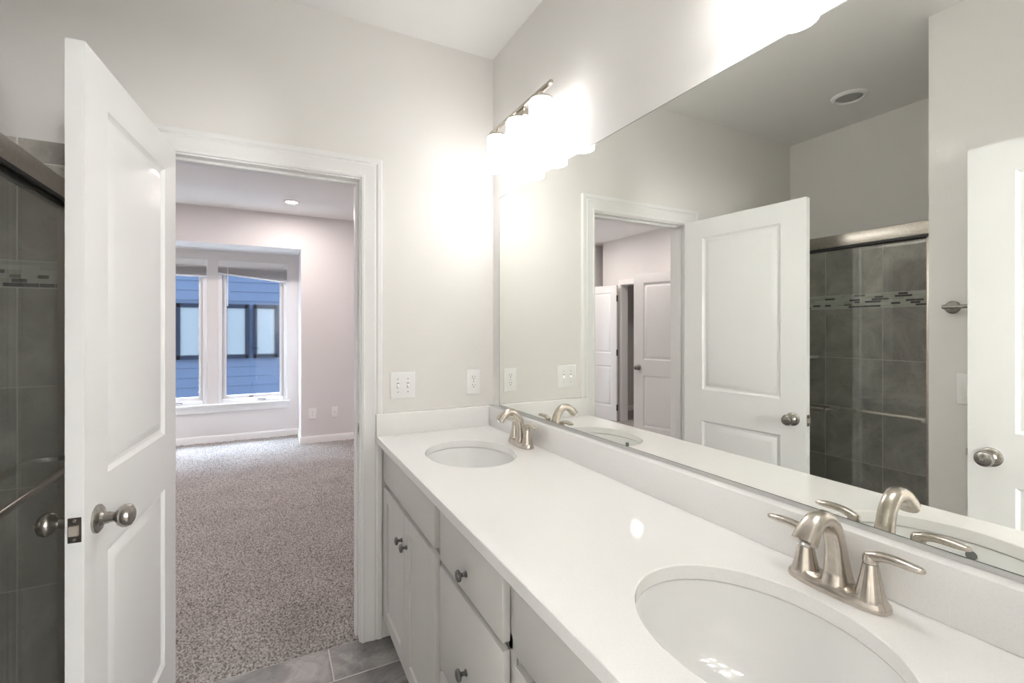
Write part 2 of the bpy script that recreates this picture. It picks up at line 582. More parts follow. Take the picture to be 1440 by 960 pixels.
def can_light(name, label, x, y, z, r, lit, watts=0, group=None):
    t = thing(name, label, 'ceiling light', (x, y, z), 0, group)
    MB().lathe([(r * .70, .0), (r * .72, -.010), (r * .80, -.014), (r * .95, -.008), (r, -.001), (r, 0)], seg=40).build('trim_ring', M_PLASTIC, t)
    MB().lathe([(0, -.006), (r * .70, -.005), (r * .70, -.001), (0, -.001)], seg=40).build('lens', M_LENS if lit else M_LENSOFF, t)
    if lit and watts:
        ld = bpy.data.lights.new('can_lamp', 'AREA')
        ld.shape = 'DISK'
        ld.size = r * 1.3
        ld.energy = watts
        ld.color = (1.0, 0.88, 0.85)
        lo = bpy.data.objects.new('can_lamp', ld)
        COL.objects.link(lo)
        lo.parent = t
        lo.location = (0, 0, -.02)
    return t
can_light('recessed_shower_light', 'unlit round white recessed light in the ceiling over the shower', -2.02, -.62, H, .093, False)
fill_lamp = thing('added_fill_lamp', 'added opal glass fill lamp on the end wall of the hall, out of view', 'wall light', (-.22, -4.6, 1.72))  # unseen lamp, added to send fill light in through the second doorway
MB().box(-.07, .07, .0005, .02, -.16, .16, .004).build('wall_plate', M_NICKEL, fill_lamp)
MB().lathe([(0, -.17), (.075, -.17), (.085, -.16), (.085, .16), (.075, .17), (0, .17)], (0, .115, 0), (0, 0, 1), 32).build('glass_shade', M_FILL_LAMP, fill_lamp)
MB().lathe([(0, .17), (.05, .17), (.05, .185), (0, .185)], (0, .115, 0), (0, 0, 1), 24).build('shade_cap', M_NICKEL, fill_lamp)
MB().box(-.012, .012, .015, .115, .172, .184, .002).build('arm', M_NICKEL, fill_lamp)

# ------------------------------------------------------------------ two-panel doors
def door_slab(W, Hh, T, z0=0.0):
    """slab from x=0 (hinge) to W, thickness y 0..-T, moulded panels on both faces"""
    mb = MB()
    cx = [0, .125, W - .125, W] if W > .6 else [0, .10, W - .10, W]
    czs = [0, .215, .822, 1.010, Hh - .108, Hh]
    for y, s in ((0, 1), (-T, -1)):
        for i in range(3):
            for k in range(5):
                xa, xb, za, zb = cx[i], cx[i + 1], czs[k] + z0, czs[k + 1] + z0
                if i == 1 and k in (1, 3):
                    rr = []
                    for ins, dep in ((0, 0), (.003, .004), (.010, .0095), (.015, .0105), (.021, .0105), (.024, .0085), (.046, .002), (.050, .0015)):
                        yy = y - s * dep
                        rr.append([(xa + ins, yy, za + ins), (xb - ins, yy, za + ins), (xb - ins, yy, zb - ins), (xa + ins, yy, zb - ins)])
                    mb.rings(rr)
                else:
                    mb.quad((xa, y, za), (xb, y, za), (xb, y, zb), (xa, y, zb))
    za, zb = z0, z0 + Hh
    for i in range(3):
        for z in (za, zb):
            mb.quad((cx[i], 0, z), (cx[i + 1], 0, z), (cx[i + 1], -T, z), (cx[i], -T, z))
    for k in range(5):
        for x in (0, W):
            mb.quad((x, 0, czs[k] + z0), (x, 0, czs[k + 1] + z0), (x, -T, czs[k + 1] + z0), (x, -T, czs[k] + z0))
    bmesh.ops.remove_doubles(mb.bm, verts=mb.bm.verts[:], dist=1e-5)
    bmesh.ops.recalc_face_normals(mb.bm, faces=mb.bm.faces[:])
    return mb

def door_knob(parent, x, y, z, s, privacy=None, km=None):
    km = km or M_KNOB
    """knob on the face at y, sticking out toward s*y"""
    ax = (0, s, 0)
    k = MB().lathe([(.0, .024), (.0125, .024), (.0115, .034), (.014, .039), (.022, .044), (.0268, .052), (.0275, .060), (.024, .068), (.016, .073), (0, .0745)], (x, y, z), ax, 32).build('door_knob', km, parent)
    MB().lathe([(.0, .0), (.0335, .0), (.0335, .005), (.029, .0085), (.019, .0105), (.0145, .016), (.0135, .025), (0, .025)], (x, y, z), ax, 32).build('rosette', km, k)
    if privacy:
        MB().box(x - .006, x + .006, y + s * .0735, y + s * .079, z - .0022, z + .0022, .001).build('privacy_button', M_CHROME, k)
    return k

def latch_plate(parent, W, T, z):
    p = MB().box(W, W + .0016, -T / 2 - .0125, -T / 2 + .0125, z - .0285, z + .0285, .0008, 1).build('latch_plate', M_PLATE, parent)
    q_ = MB()
    q_.prism([(-T / 2 - .008, z - .011), (-T / 2 + .008, z - .011), (-T / 2 + .008, z + .011), (-T / 2 - .008, z + .011)], 0, W + .001, W + .009)
    q_.build('latch_bolt', M_BOLT, p)
    for zz in (z - .021, z + .021):
        MB().lathe([(.0, .0), (.0042, 0), (.0035, .0012), (0, .0012)], (W + .0014, -T / 2, zz), (1, 0, 0), 12).build('screw', M_CHROME, p)

def hinge(parent, z, m):
    hb = MB()
    hb.lathe([(.0, -.045), (.0055, -.045), (.0055, .045), (0, .045)], (-.004, -.039, z), (0, 0, 1), 12)
    hb.lathe([(.0, .045), (.0065, .045), (.0035, .052), (0, .052)], (-.004, -.039, z), (0, 0, 1), 12)
    hb.box(-.0015, .0, -.036, -.004, z - .0445, z + .0445)
    hb.build('hinge', m, parent)

def make_door(name, hinge_xy, latch_xy, side, W, label, z0=.012, Hh=2.03, knobs=True, privacy=0, hm=None, hinges=True, km=None):
    """visible measured face runs hinge->latch; local y = 0 is that face"""
    hx, hy = hinge_xy
    a = math.atan2(latch_xy[1] - hy, latch_xy[0] - hx)
    t = tag(door_slab(W, Hh, .035, z0).build(name, M_DOOR, None, True, 25), label, 'door', None, 'structure')
    t.location = (hx, hy, 0)
    t.rotation_euler = (0, 0, a)
    if side < 0:      # the measured face should be the other face
        t.scale = (1, -1, 1)
    zk = .927
    if knobs:
        door_knob(t, W - .063, 0, zk, 1, privacy > 0, km)
        door_knob(t, W - .063, -.035, zk, -1, privacy < 0, km)
        latch_plate(t, W, .035, zk)
    if hinges:
        for zz in (z0 + .20, z0 + 1.02, z0 + 1.83):
            hinge(t, zz, hm or M_NICKEL)
    return t
make_door('door_1', (-1.311, -.0422), (-1.379, -.7494), 1, .711, 'open white two panel door hinged beside the shower at the bedroom doorway', privacy=-1)
make_door('door_2', (-1.2985, -2.095), (-1.2985, -1.384), -1, .711, 'open white two panel door in front of the towel bar, seen only in the mirror', privacy=1)

# strike plate on the jamb
sp = MB().box(XJR - .0012, XJR, .010, .036, .914, .964, .0005, 1)
so = tag(sp.build('strike_plate', M_NICKEL), 'metal strike plate on the doorway lining by the vanity', 'strike plate')
MB().box(XJR - .0016, XJR - .001, .016, .030, .927, .951).build('strike_hole', M_SLOT, so)

# ------------------------------------------------------------------ vanity
ZT, ZU, XF = .908, .878, -.583
SINKS = ((-.315, -.468), (-.315, -1.665))
SA, SB = .168, .208
def ellipse(cx_, cy_, a, b_, n=64):
    return [(cx_ + a * math.cos(2 * math.pi * k / n), cy_ + b_ * math.sin(2 * math.pi * k / n)) for k in range(n)]
t = bmesh.new()
loops = [[(XF, -2.1335), (-.0005, -2.1335), (-.0005, -.0005), (XF, -.0005)]] + [ellipse(cx_, cy_, SA, SB) for cx_, cy_ in SINKS]
edges = []
for lp in loops:
    vv = [t.verts.new((x, y, ZT)) for x, y in lp]
    edges += [t.edges.new((vv[i], vv[(i + 1) % len(vv)])) for i in range(len(vv))]
bmesh.ops.triangle_fill(t, use_beauty=True, use_dissolve=False, edges=edges)
ex = bmesh.ops.extrude_face_region(t, geom=t.faces[:])
for v in [g for g in ex['geom'] if isinstance(g, bmesh.types.BMVert)]:
    v.co.z = ZU
bmesh.ops.recalc_face_normals(t, faces=t.faces[:])
cm = MB()
cm._merge(t)
counter = tag(cm.build('countertop', M_QUARTZ, None, True, 30), 'long white quartz vanity countertop with two oval sink cutouts', 'countertop')
bv = counter.modifiers.new('edge', 'BEVEL')
bv.width = .0022
bv.segments = 2
bv.limit_method = 'ANGLE'
bv.angle_limit = R(50)
tag(MB().box(-.038, -.0005, -2.1335, -.0005, ZT + .0003, 1.0045, .0015).build('backsplash', M_QUARTZ), 'long white quartz backsplash strip under the mirror', 'backsplash')
tag(MB().box(XF, -.0385, -.038, -.0005, ZT + .0003, 1.0045, .0015).build('side_splash', M_QUARTZ), 'short white quartz splash strip against the switch wall', 'backsplash')

def make_sink(label, loc):
    s = thing('undermount_sink', label, 'sink', (loc[0], loc[1], ZU), 0, 'oval sinks')
    prof = [(1.10, -.0005), (1.045, -.0008), (1.02, -.003), (1.005, -.012), (.985, -.040), (.94, -.075), (.84, -.108), (.66, -.131), (.40, -.143), (.16, -.148)]
    t_ = bmesh.new()
    n = 64
    rows = []
    for f_, z in prof:
        rows.append([t_.verts.new((SA * f_ * math.cos(2 * math.pi * k / n), SB * f_ * math.sin(2 * math.pi * k / n), z)) for k in range(n)])
    for f_, z in reversed(prof):                      # outer skin
        g = f_ + .035
        rows.append([t_.verts.new((SA * g * math.cos(2 * math.pi * k / n), SB * g * math.sin(2 * math.pi * k / n), z - .010)) for k in range(n)])
    for p, q_ in zip(rows, rows[1:] + rows[:1]):
        for i in range(n):
            j = (i + 1) % n
            t_.faces.new((p[i], p[j], q_[j], q_[i]))
    bmesh.ops.recalc_face_normals(t_, faces=t_.faces[:])
    m_ = MB()
    m_._merge(t_)
    m_.build('bowl', M_PORC, s)
    d = MB().lathe([(0, -.150), (.030, -.150), (.031, -.144), (.026, -.1425), (.020, -.146), (0, -.146)], seg=28).build('drain', M_CHROME, s)
    MB().lathe([(0, -.146), (.016, -.146), (.017, -.141), (.010, -.138), (0, -.1375)], seg=24).build('stopper', M_CHROME, d)
    MB().lathe([(0, 0), (.0105, 0), (.0105, .003), (0, .003)], (-SA * .978, 0, -.028), (1, 0, .12), 20).build('overflow_hole', M_HOLE, s)
    return s
make_sink('white oval undermount sink nearest the bedroom doorway', SINKS[0])
s2 = copy_tree([o for o in COL.objects if o.name == 'undermount_sink'][0])
s2.location = (SINKS[1][0], SINKS[1][1], ZU)
s2['label'] = 'white oval undermount sink nearest the camera, cut by the lower edge of the photo'

# cabinets
XC, XD = -.532, -.5555                        # face frame plane, door front plane
def cab_knob(mb_parent, y, z, o):
    MB().lathe([(0, 0), (.0085, 0), (.0085, .0025), (.0052, .006), (.0050, .012), (.008, .016), (.0145, .019), (.0155, .0225), (.0125, .0265), (.006, .0285), (0, .029)],
               (XD - o[0], y - o[1], z - o[2]), (-1, 0, 0), 24).build('knob', M_PEWTER, mb_parent)
def slab_front(parent, name, y0, y1, z0, z1, o):
    return lbox(MB(), XD, XC - .0038, y0, y1, z0, z1, o, .0025, 2).build(name, M_CAB, parent)
def shaker(parent, name, y0, y1, z0, z1, o):
    mb = MB()
    s = .056
    for a in ((y0, y0 + s, z0, z1), (y1 - s, y1, z0, z1), (y0 + s, y1 - s, z0, z0 + s), (y0 + s, y1 - s, z1 - s, z1)):
        lbox(mb, XD, XC - .0038, *a, o, .0014, 1)
    lbox(mb, XD + .009, XC - .0045, y0 + s - .004, y1 - s + .004, z0 + s - .004, z1 - s + .004, o)
    return mb.build(name, M_CAB, parent)
def carcass(parent, y0, y1, o):
    mb = MB()
    lbox(mb, XC, -.002, y0, y0 + .018, .10, ZU - .001, o)
    lbox(mb, XC, -.002, y1 - .018, y1, .10, ZU - .001, o)
    lbox(mb, XC, -.002, y0 + .018, y1 - .018, .10, .118, o)
    lbox(mb, -.02, -.002, y0 + .018, y1 - .018, .118, ZU - .001, o)
    for z0, z1 in ((.10, .135), (.682, .714), (.842, ZU - .001)):
        lbox(mb, XC, XC + .019, y0 + .018, y1 - .018, z0, z1, o)
    for yy in (y0 + .018, y1 - .038):
        lbox(mb, XC, XC + .019, yy, yy + .02, .10, ZU - .001, o)
    lbox(mb, -.47, -.455, y0, y1, .0005, .10, o)
    lbox(mb, -.455, -.02, y0, y0 + .018, .0005, .10, o)
    lbox(mb, -.455, -.02, y1 - .018, y1, .0005, .10, o)
    return mb.build('carcass', M_CAB, parent)
def sink_cabinet(y0, y1, fy0, fy1, label):
    o = (-.27, (y0 + y1) / 2, 0)
    c = thing('sink_cabinet', label, 'cabinet', o, 0, 'sink base cabinets')
    carcass(c, y0, y1, o)
    slab_front(c, 'false_drawer_front', fy0, fy1, .712, .864, o)
    ym = (fy0 + fy1) / 2
    d = shaker(c, 'door', fy0, ym - .003, .103, .690, o)
    cab_knob(d, ym - .034, .582, o)
    d = shaker(c, 'door', ym + .003, fy1, .103, .690, o)
    cab_knob(d, ym + .034, .582, o)
    return c
sink_cabinet(-.790, -.034, -.767, -.046, 'pale grey two door vanity cabinet beside the bedroom doorway')
sink_cabinet(-2.031, -1.268, -2.005, -1.294, 'pale grey two door vanity cabinet under the sink nearest the camera')
o = (-.27, -1.03, 0)
dc = thing('drawer_cabinet', 'pale grey three drawer vanity cabinet between the two sink cabinets', 'cabinet', o)
carcass(dc, -1.2600, -.7990, o)
for z0, z1, zk in ((.702, .864, .756), (.385, .684, .503), (.103, .370, .24)):
    f_ = slab_front(dc, 'drawer', -1.238, -.8174, z0, z1, o)
    cab_knob(f_, -1.0277, zk, o)
tag(MB().box(-.51, -.02, -.0335, -.001, .0005, ZU - .001).build('filler_panel', M_CAB), 'narrow pale grey filler panel between the wall and the first cabinet', 'filler panel')
tag(MB().box(-.533, -.02, -2.133, -2.032, .0005, ZU - .001).build('filler_panel', M_CAB), 'pale grey filler panel at the camera end of the vanity', 'filler panel')

# ------------------------------------------------------------------ faucets
def make_faucet(label, loc):
    f_ = thing('faucet', label, 'faucet', loc, 0, 'brushed nickel faucets')
    def stadium(hl, hw, z, dip=0.0):
        pts = []
        n = 48
        for k in range(n):
            a = 2 * math.pi * k / n
            ca, sa = math.cos(a), math.sin(a)
            y = hl * (abs(sa) ** .75) * (1 if sa >= 0 else -1)
            x = hw * (abs(ca) ** .62) * (1 if ca >= 0 else -1)
            zz = z - dip * (math.exp(-((abs(y) - .027) / .012) ** 2))
            pts.append((x, y, zz))
        return pts
    MB().loft([stadium(.083, .0290, 0), stadium(.0838, .0297, .004), stadium(.0825, .0285, .010), stadium(.0785, .0250, .016, .003), stadium(.074, .0222, .0215, .006), stadium(.070, .019, .023, .007), stadium(.03, .006, .023, .003)]).build('base_plate', M_NICKEL, f_)
    sp_ = MB().sweep([(.004, 0, .016), (.004, 0, .035), (.001, 0, .062), (-.004, 0, .090), (-.015, 0, .117), (-.036, 0, .137), (-.060, 0, .139), (-.081, 0, .127), (-.097, 0, .108)],
               [(.024, .030), (.0195, .0225), (.0165, .0185), (.0150, .0165), (.0146, .0155), (.0148, .0148), (.0160, .0145), (.0180, .0145), (.0205, .0150)], (0, 1, 0), 32, 6, .72)
    spo = sp_.build('spout', M_NICKEL, f_, True, 50)
    MB().lathe([(0, 0), (.010, 0), (.010, .004), (0, .004)], (-.0985, 0, .1065), (-.55, 0, -.83), 16).build('aerator', M_CHROME, spo)
    for s in (1, -1):
        yc = s * .0545
        h_ = MB().lathe([(.0, .014), (.0235, .014), (.0225, .020), (.0185, .036), (.0145, .056), (.0118, .072), (.0112, .0745), (0, .0745)], (0, yc, 0), (0, 0, 1), 48, 12, .025).build('handle_base', M_NICKEL, f_, True, 60)
        lv = MB()
        lv.lathe([(0, .0755), (.0112, .0755), (.0118, .079), (.0112, .087), (.009, .0915), (.004, .0935), (0, .0938)], (0, yc, 0), (0, 0, 1), 32)
        lv.sweep([(0, yc - s * .002, .0850), (0, yc + s * .010, .0895), (0, yc + s * .022, .0925), (0, yc + s * .038, .0935), (0, yc + s * .054, .0930), (0, yc + s * .068, .0925), (0, yc + s * .0745, .0925), (0, yc + s * .0765, .0925)],
                 [(.0108, .0090), (.0105, .0085), (.0098, .0074), (.0102, .0072), (.0104, .0070), (.0088, .0056), (.0055, .0038), (.0008, .0006)], (1, 0, 0), 16, 5)
        lv.build('lever_handle', M_NICKEL, h_, True, 50)
        MB().lathe([(0, .0743), (.0106, .0743), (.0106, .0757), (0, .0757)], (0, yc, 0), (0, 0, 1), 24).build('seam_ring', M_SLOT, h_)
    MB().lathe([(0, .02), (.0022, .02), (.0022, .056), (.0045, .059), (.0058, .064), (.0045, .069), (0, .0705)], (.0245, 0, 0), (0, 0, 1), 16).build('lift_rod', M_NICKEL, f_)
    return f_
fa = make_faucet('brushed nickel two handle faucet at the sink nearest the bedroom doorway', (-.089, -.459, ZT + .0003))
fb = copy_tree(fa)
fb.location = (-.089, -1.664, ZT + .0003)
fb['label'] = 'brushed nickel two handle faucet at the sink nearest the camera'

# ------------------------------------------------------------------ mirror
mr = thing('vanity_mirror', 'wide frameless mirror above the vanity backsplash', 'mirror', (0, -1.08, 1.005))
MO = (0, -1.08, 1.005)
lbox(MB(), -.0058, -.0005, -2.06, -.0862, 1.0135, 2.0235, MO).build('glass_edge', M_EDGE, mr)
g = MB().quad((-.006, -2.06 + 1.08, 1.0140 - 1.005), (-.006, -.0862 + 1.08, 1.0140 - 1.005), (-.006, -.0862 + 1.08, 2.0235 - 1.005), (-.006, -2.06 + 1.08, 2.0235 - 1.005))
g.build('mirror_glass', M_MIRROR, mr, False)
cb = MB()
lbox(cb, -.008, -.0005, -2.06, -.0862, 1.0048, 1.0128, MO)
lbox(cb, -.0085, -.0065, -2.06, -.0862, 1.0128, 1.0145, MO)
cb.build('bottom_channel', M_CHANNEL, mr)
eb = MB()
for a in ((-2.06, -.0862, 1.0140, 1.0158), (-2.06, -.0862, 2.0218, 2.0235), (-.0877, -.0862, 1.0140, 2.0235)):
    lbox(eb, -.0063, -.0056, *a, MO)
eb.build('seamed_edge', M_EDGE, mr)

# ------------------------------------------------------------------ vanity lights
def vanity_light(label, y):
    v = thing('vanity_light', label, 'wall light', (0, y, 2.26), 0, 'three shade vanity lights')
    MB().box(-.022, -.0005, -.062, .062, -.034, .016, .003).build('wall_plate', M_NICKEL, v)
    MB().box(-.102, -.022, -.055, .055, -.020, .010, .003).build('arm', M_NICKEL, v)
    MB().box(-.107, -.093, -.262, .262, .0105, .0245, .002).build('crossbar', M_NICKEL, v)
    for k in (-1, 0, 1):
        yy = k * .19
        c = MB().lathe([(0, .0102), (.006, .0102), (.006, -.012), (.037, -.0135), (.0435, -.0165), (.0435, -.022), (0, -.022)], (-.10, yy, 0), (0, 0, 1), 32).build('shade_holder', M_NICKEL, v)
        MB().lathe([(.037, -.0225), (.0445, -.025), (.0475, -.032), (.0475, -.166), (.0468, -.171), (.0445, -.172), (.0437, -.166), (.0437, -.150), (0, -.150)], (-.10, yy, 0), (0, 0, 1), 40).build('glass_shade', M_SHADE, c)
        MB().lathe([(0, -.1505), (.030, -.1505), (.034, -.156), (.028, -.163), (.014, -.166), (0, -.1665)], (-.10, yy, 0), (0, 0, 1), 28).build('bulb', M_BULB, c)
    return v
vl = vanity_light('three shade nickel vanity light above the sink nearest the bedroom doorway', -.452)
v2 = copy_tree(vl)
v2.location = (0, -1.672, 2.272)
v2['label'] = 'vanity light above the sink nearest the camera, mostly out of the top of the photo'

# ------------------------------------------------------------------ plates on walls
def plate(name, label, cat, loc, rz, w, h, kind, group=None):
    """plate facing local -y, centred at loc on the wall"""
    p = thing(name, label, cat, loc, rz, group)
    MB().box(-w / 2, w / 2, -.006, -.0003, -h / 2, h / 2, .0040, 3).build('cover_plate', M_PLASTIC, p)
    if kind == 'toggle':
        n = 2
        for k in range(n):
            xx = (k - .5) * .046
            MB().box(xx - .005, xx + .005, -.0065, -.005, -.0125, .0125).build('toggle_slot', M_TOGGLEGAP, p)
            tg = MB()
            up = -1
            tg.loft([[(xx - .0042, -.005, -.009), (xx + .0042, -.005, -.009), (xx + .0042, -.005, .009), (xx - .0042, -.005, .009)],
                     [(xx - .0032, -.017, -.003 + up * .007), (xx + .0032, -.017, -.003 + up * .007), (xx + .0032, -.017, .004 + up * .007), (xx - .0032, -.017, .004 + up * .007)]])
            tg.build('toggle', M_PLASTIC, p, False)
            for zz in (-.030, .030):
                MB().lathe([(0, 0), (.0032, 0), (.0026, .001), (0, .0012)], (xx, -.0058, zz), (0, -1, 0), 12).build('screw', M_TOGGLEGAP, p)
    elif kind == 'outlet':
        for zz in (.020, -.020):
            r = MB()
            ring_ = [(.0172 * math.cos(a) * 1.0, zz + max(-.0135, min(.0135, .0172 * math.sin(a)))) for a in [2 * math.pi * k / 28 for k in range(28)]]
            r.prism([(a_, b_) for a_, b_ in ring_], 1, -.0078, -.005)
            rec = r.build('receptacle', M_PLASTIC, p)
            sl = MB()
            sl.box(-.0075, -.0055, -.0081, -.0076, zz + .0005, zz + .0085).box(.0055, .0075, -.0081, -.0076, zz + .0005, zz + .0075)
            sl.lathe([(0, 0), (.0026, 0), (.0026, .0006), (0, .0006)], (0, -.0076, zz - .0065), (0, -1, 0), 12)
            sl.build('slot', M_SLOT, rec)
        MB().lathe([(0, 0), (.003, 0), (.0024, .001), (0, .001)], (0, -.0058, 0), (0, -1, 0), 12).build('screw', M_TOGGLEGAP, p)
    elif kind == 'rocker':
        MB().box(-.0165, .0165, -.0085, -.005, -.033, .033, .001).build('rocker', M_PLASTIC, p)
    elif kind == 'jack':
        MB().lathe([(0, 0), (.0055, 0), (.0055, .002), (.004, .002), (.004, .008), (0, .008)], (0, -.006, 0), (0, -1, 0), 14).build('coax_jack', M_CHROME, p)
    return p
plate('light_switch', 'white double toggle switch plate on the wall above the short splash', 'light switch', (-.4585, 0, 1.1255), 0, .116, .123, 'toggle')
plate('wall_outlet', 'white duplex outlet between the double switch and the mirror edge', 'outlet', (-.108, 0, 1.125), 0, .074, .122, 'outlet')
plate('wall_switch', 'white switch plate half hidden behind the door with the towel bar', 'light switch', (XW, -1.299, 1.136), R(90), .075, .128, 'rocker')
plate('wall_outlet', 'white outlet low on the bedroom wall beside the window recess', 'outlet', (-.5385, 4.0, .366), 0, .09, .132, 'outlet')
plate('cable_outlet', 'small white cable jack plate low on the bedroom wall', 'cable jack', (-.287, 4.0, .366), 0, .072, .126, 'jack')

# towel bar on the painted wall
tbar = thing('towel_bar', 'brushed nickel towel bar behind the second open door, seen in the mirror', 'towel bar', (XW, -1.25, 1.4755))
for yy in (0, -.61):
    ps = MB().lathe([(0, .0003), (.027, .0003), (.027, .005), (.023, .009), (.011, .012), (.009, .020), (.009, .058), (.0115, .060), (.0115, .068), (0, .069)], (0, yy, 0), (1, 0, 0), 28).build('post', M_KNOB, tbar)
MB().sweep([(.064, .012, 0), (.064, -.622, 0)], [(.008, .008)] * 2, (0, 0, 1), 18, 2).build('bar', M_KNOB, tbar)

# ------------------------------------------------------------------ bedroom shell
YR, YW = 4.0, 4.585                      # bedroom end wall and window wall of the recess
XR0, XR1, ZR = -2.575, -.665, 2.340
b = MB()
b.box(XR1, .62, YR, YW + .12, 0, H).box(-5.4, XR0, YR, YW + .12, 0, H).box(XR0, XR1, YR, YW + .12, ZR, H + .12)
struct('wall_bedroom_end', b, M_BEDWALL, 'pinkish white bedroom wall around the window recess', 'wall')
WIN = ((-1.5624, -.7958), (-2.4366, -1.670))
ZW0, ZW1 = .4765, 2.2225
b = MB()
b.box(XR0, WIN[1][0], YW, YW + .12, 0, ZR).box(WIN[1][1], WIN[0][0], YW, YW + .12, 0, ZR).box(WIN[0][1], XR1, YW, YW + .12, 0, ZR)
b.box(WIN[1][0], WIN[1][1], YW, YW + .12, 0, ZW0).box(WIN[0][0], WIN[0][1], YW, YW + .12, 0, ZW0)
b.box(WIN[1][0], WIN[1][1], YW, YW + .12, ZW1, ZR).box(WIN[0][0], WIN[0][1], YW, YW + .12, ZW1, ZR)
struct('wall_window', b, M_BEDWALL, 'grey shaded wall at the back of the window recess', 'wall')
struct('wall_bedroom_right', MB().box(.62, .74, .13, YR, 0, H), M_BEDWALL, 'right side wall of the bedroom beyond the doorway', 'wall')
XL = -3.70
b = MB()
b.box(XL - .12, XL, .13, 2.62, 0, H).box(XL - .12, XL, 3.365, 3.79, 0, H).box(XL - .12, XL, 2.62, 3.365, 2.06, H)
b.box(-5.4, XS - .12, 0.0, .13, 0, H)
struct('wall_bedroom_left', b, M_BEDWALL, 'pinkish white far side wall of the bedroom, seen through the doorway in the mirror', 'wall')
struct('wall_back_room', MB().box(-5.4, -5.28, .13, 4.0, 0, H), M_BEDWALL, 'wall of the dim space beyond the bedroom, seen in the mirror', 'wall')
struct('wall_closet', MB().box(XL + .0005, -3.16, .13, 1.50, 0, H), M_BEDWALL, 'boxed closet corner in the bedroom behind its open door', 'wall')

b = MB()
for y0, y1 in ((2.62, 2.64), (3.345, 3.365)):
    b.box(XL - .12, XL, y0, y1, 0, 2.04)
b.box(XL - .12, XL, 2.62, 3.365, 2.04, 2.06)
w = .075
b.box(XL, XL + .016, 2.64 - w, 2.64, 0, 2.045 + w, .003).box(XL, XL + .016, 3.35, 3.35 + w * .55, 0, 2.045 + w, .003).box(XL, XL + .016, 2.64, 3.35, 2.045, 2.045 + w, .003)
struct('trim_5', b, M_TRIM, 'white frame of the dark doorway in the bedroom, seen in the mirror', 'door frame')
make_door('door_3', (-3.640, 3.355), (-3.500, 3.905), 1, .57, 'white bedroom door with dark hinges at left of the dark gap, seen in the mirror', knobs=False, hm=M_HINGE)
make_door('door_4', (-3.137, 1.531), (-2.916, 2.206), -1, .71, 'white bedroom door with a dark round knob, seen through the doorway in the mirror', km=M_PEWTER)
b = MB()
hm_ = MB()
# bedroom baseboards
baseboard(b, XR1, .62, YR, YR, 0, -1)
baseboard(b, XR1, XR1, YR - .014, YW, -1, 0)
baseboard(b, XR0, XR1, YW, YW, 0, -1)
baseboard(b, -5.2, XR0, YR, YR, 0, -1)
struct('baseboard_bedroom', b, M_TRIM, 'white baseboard around the window end of the bedroom', 'baseboard', True)
b = MB()
baseboard(b, XL, XL, 1.5, 2.56, 1, 0)
baseboard(b, .62, .62, .15, YR, -1, 0)
baseboard(b, -5.28, -5.28, .14, 3.98, 1, 0)
struct('baseboard_side', b, M_TRIM, 'white baseboards along the side walls of the bedroom', 'baseboard', True)

# carpet: pile surface as a fine uneven grid where it is seen close, coarser elsewhere
import numpy as np
def carpet_patch(mb_v, mb_f, x0, x1, y0, y1, step, z0, amp, rng):
    nx, ny = max(2, int(round((x1 - x0) / step)) + 1), max(2, int(round((y1 - y0) / step)) + 1)
    base = len(mb_v)
    for j in range(ny):
        for i in range(nx):
            x = x0 + (x1 - x0) * i / (nx - 1)
            y = y0 + (y1 - y0) * j / (ny - 1)
            edge = i in (0, nx - 1) or j in (0, ny - 1)
            mb_v.append((x, y, (-.001 if (j == 0 and y < .03) else z0 + (0 if edge else amp * (rng.random() - .5)))))
    for j in range(ny - 1):
        for i in range(nx - 1):
            a = base + j * nx + i
            mb_f.append((a, a + 1, a + nx + 1, a + nx))
vs2, fs2 = [], []
rg = random.Random(3)
carpet_patch(vs2, fs2, -2.0, 0.0, .022, 2.4, .0085, .008, .012, rg)
carpet_patch(vs2, fs2, -2.0, 0.0, 2.4, YW, .016, .008, .012, rg)
carpet_patch(vs2, fs2, -5.28, -2.0, .022, YW, .2, .008, .0, rg)
carpet_patch(vs2, fs2, 0.0, .62, .022, YW, .1, .008, .0, rg)
me = bpy.data.meshes.new('carpet')
me.from_pydata(vs2, [], fs2)
me.update()
for p in me.polygons:
    p.use_smooth = True
me.materials.append(M_CARPET)
co = bpy.data.objects.new('floor_carpet', me)
COL.objects.link(co)
tag(co, 'speckled grey beige carpet covering the bedroom floor', 'carpet', None, 'structure')
MB().box(-5.4, .74, .0225, YW + .1, -.06, 0).build('carpet_backing', M_CARPET, co)

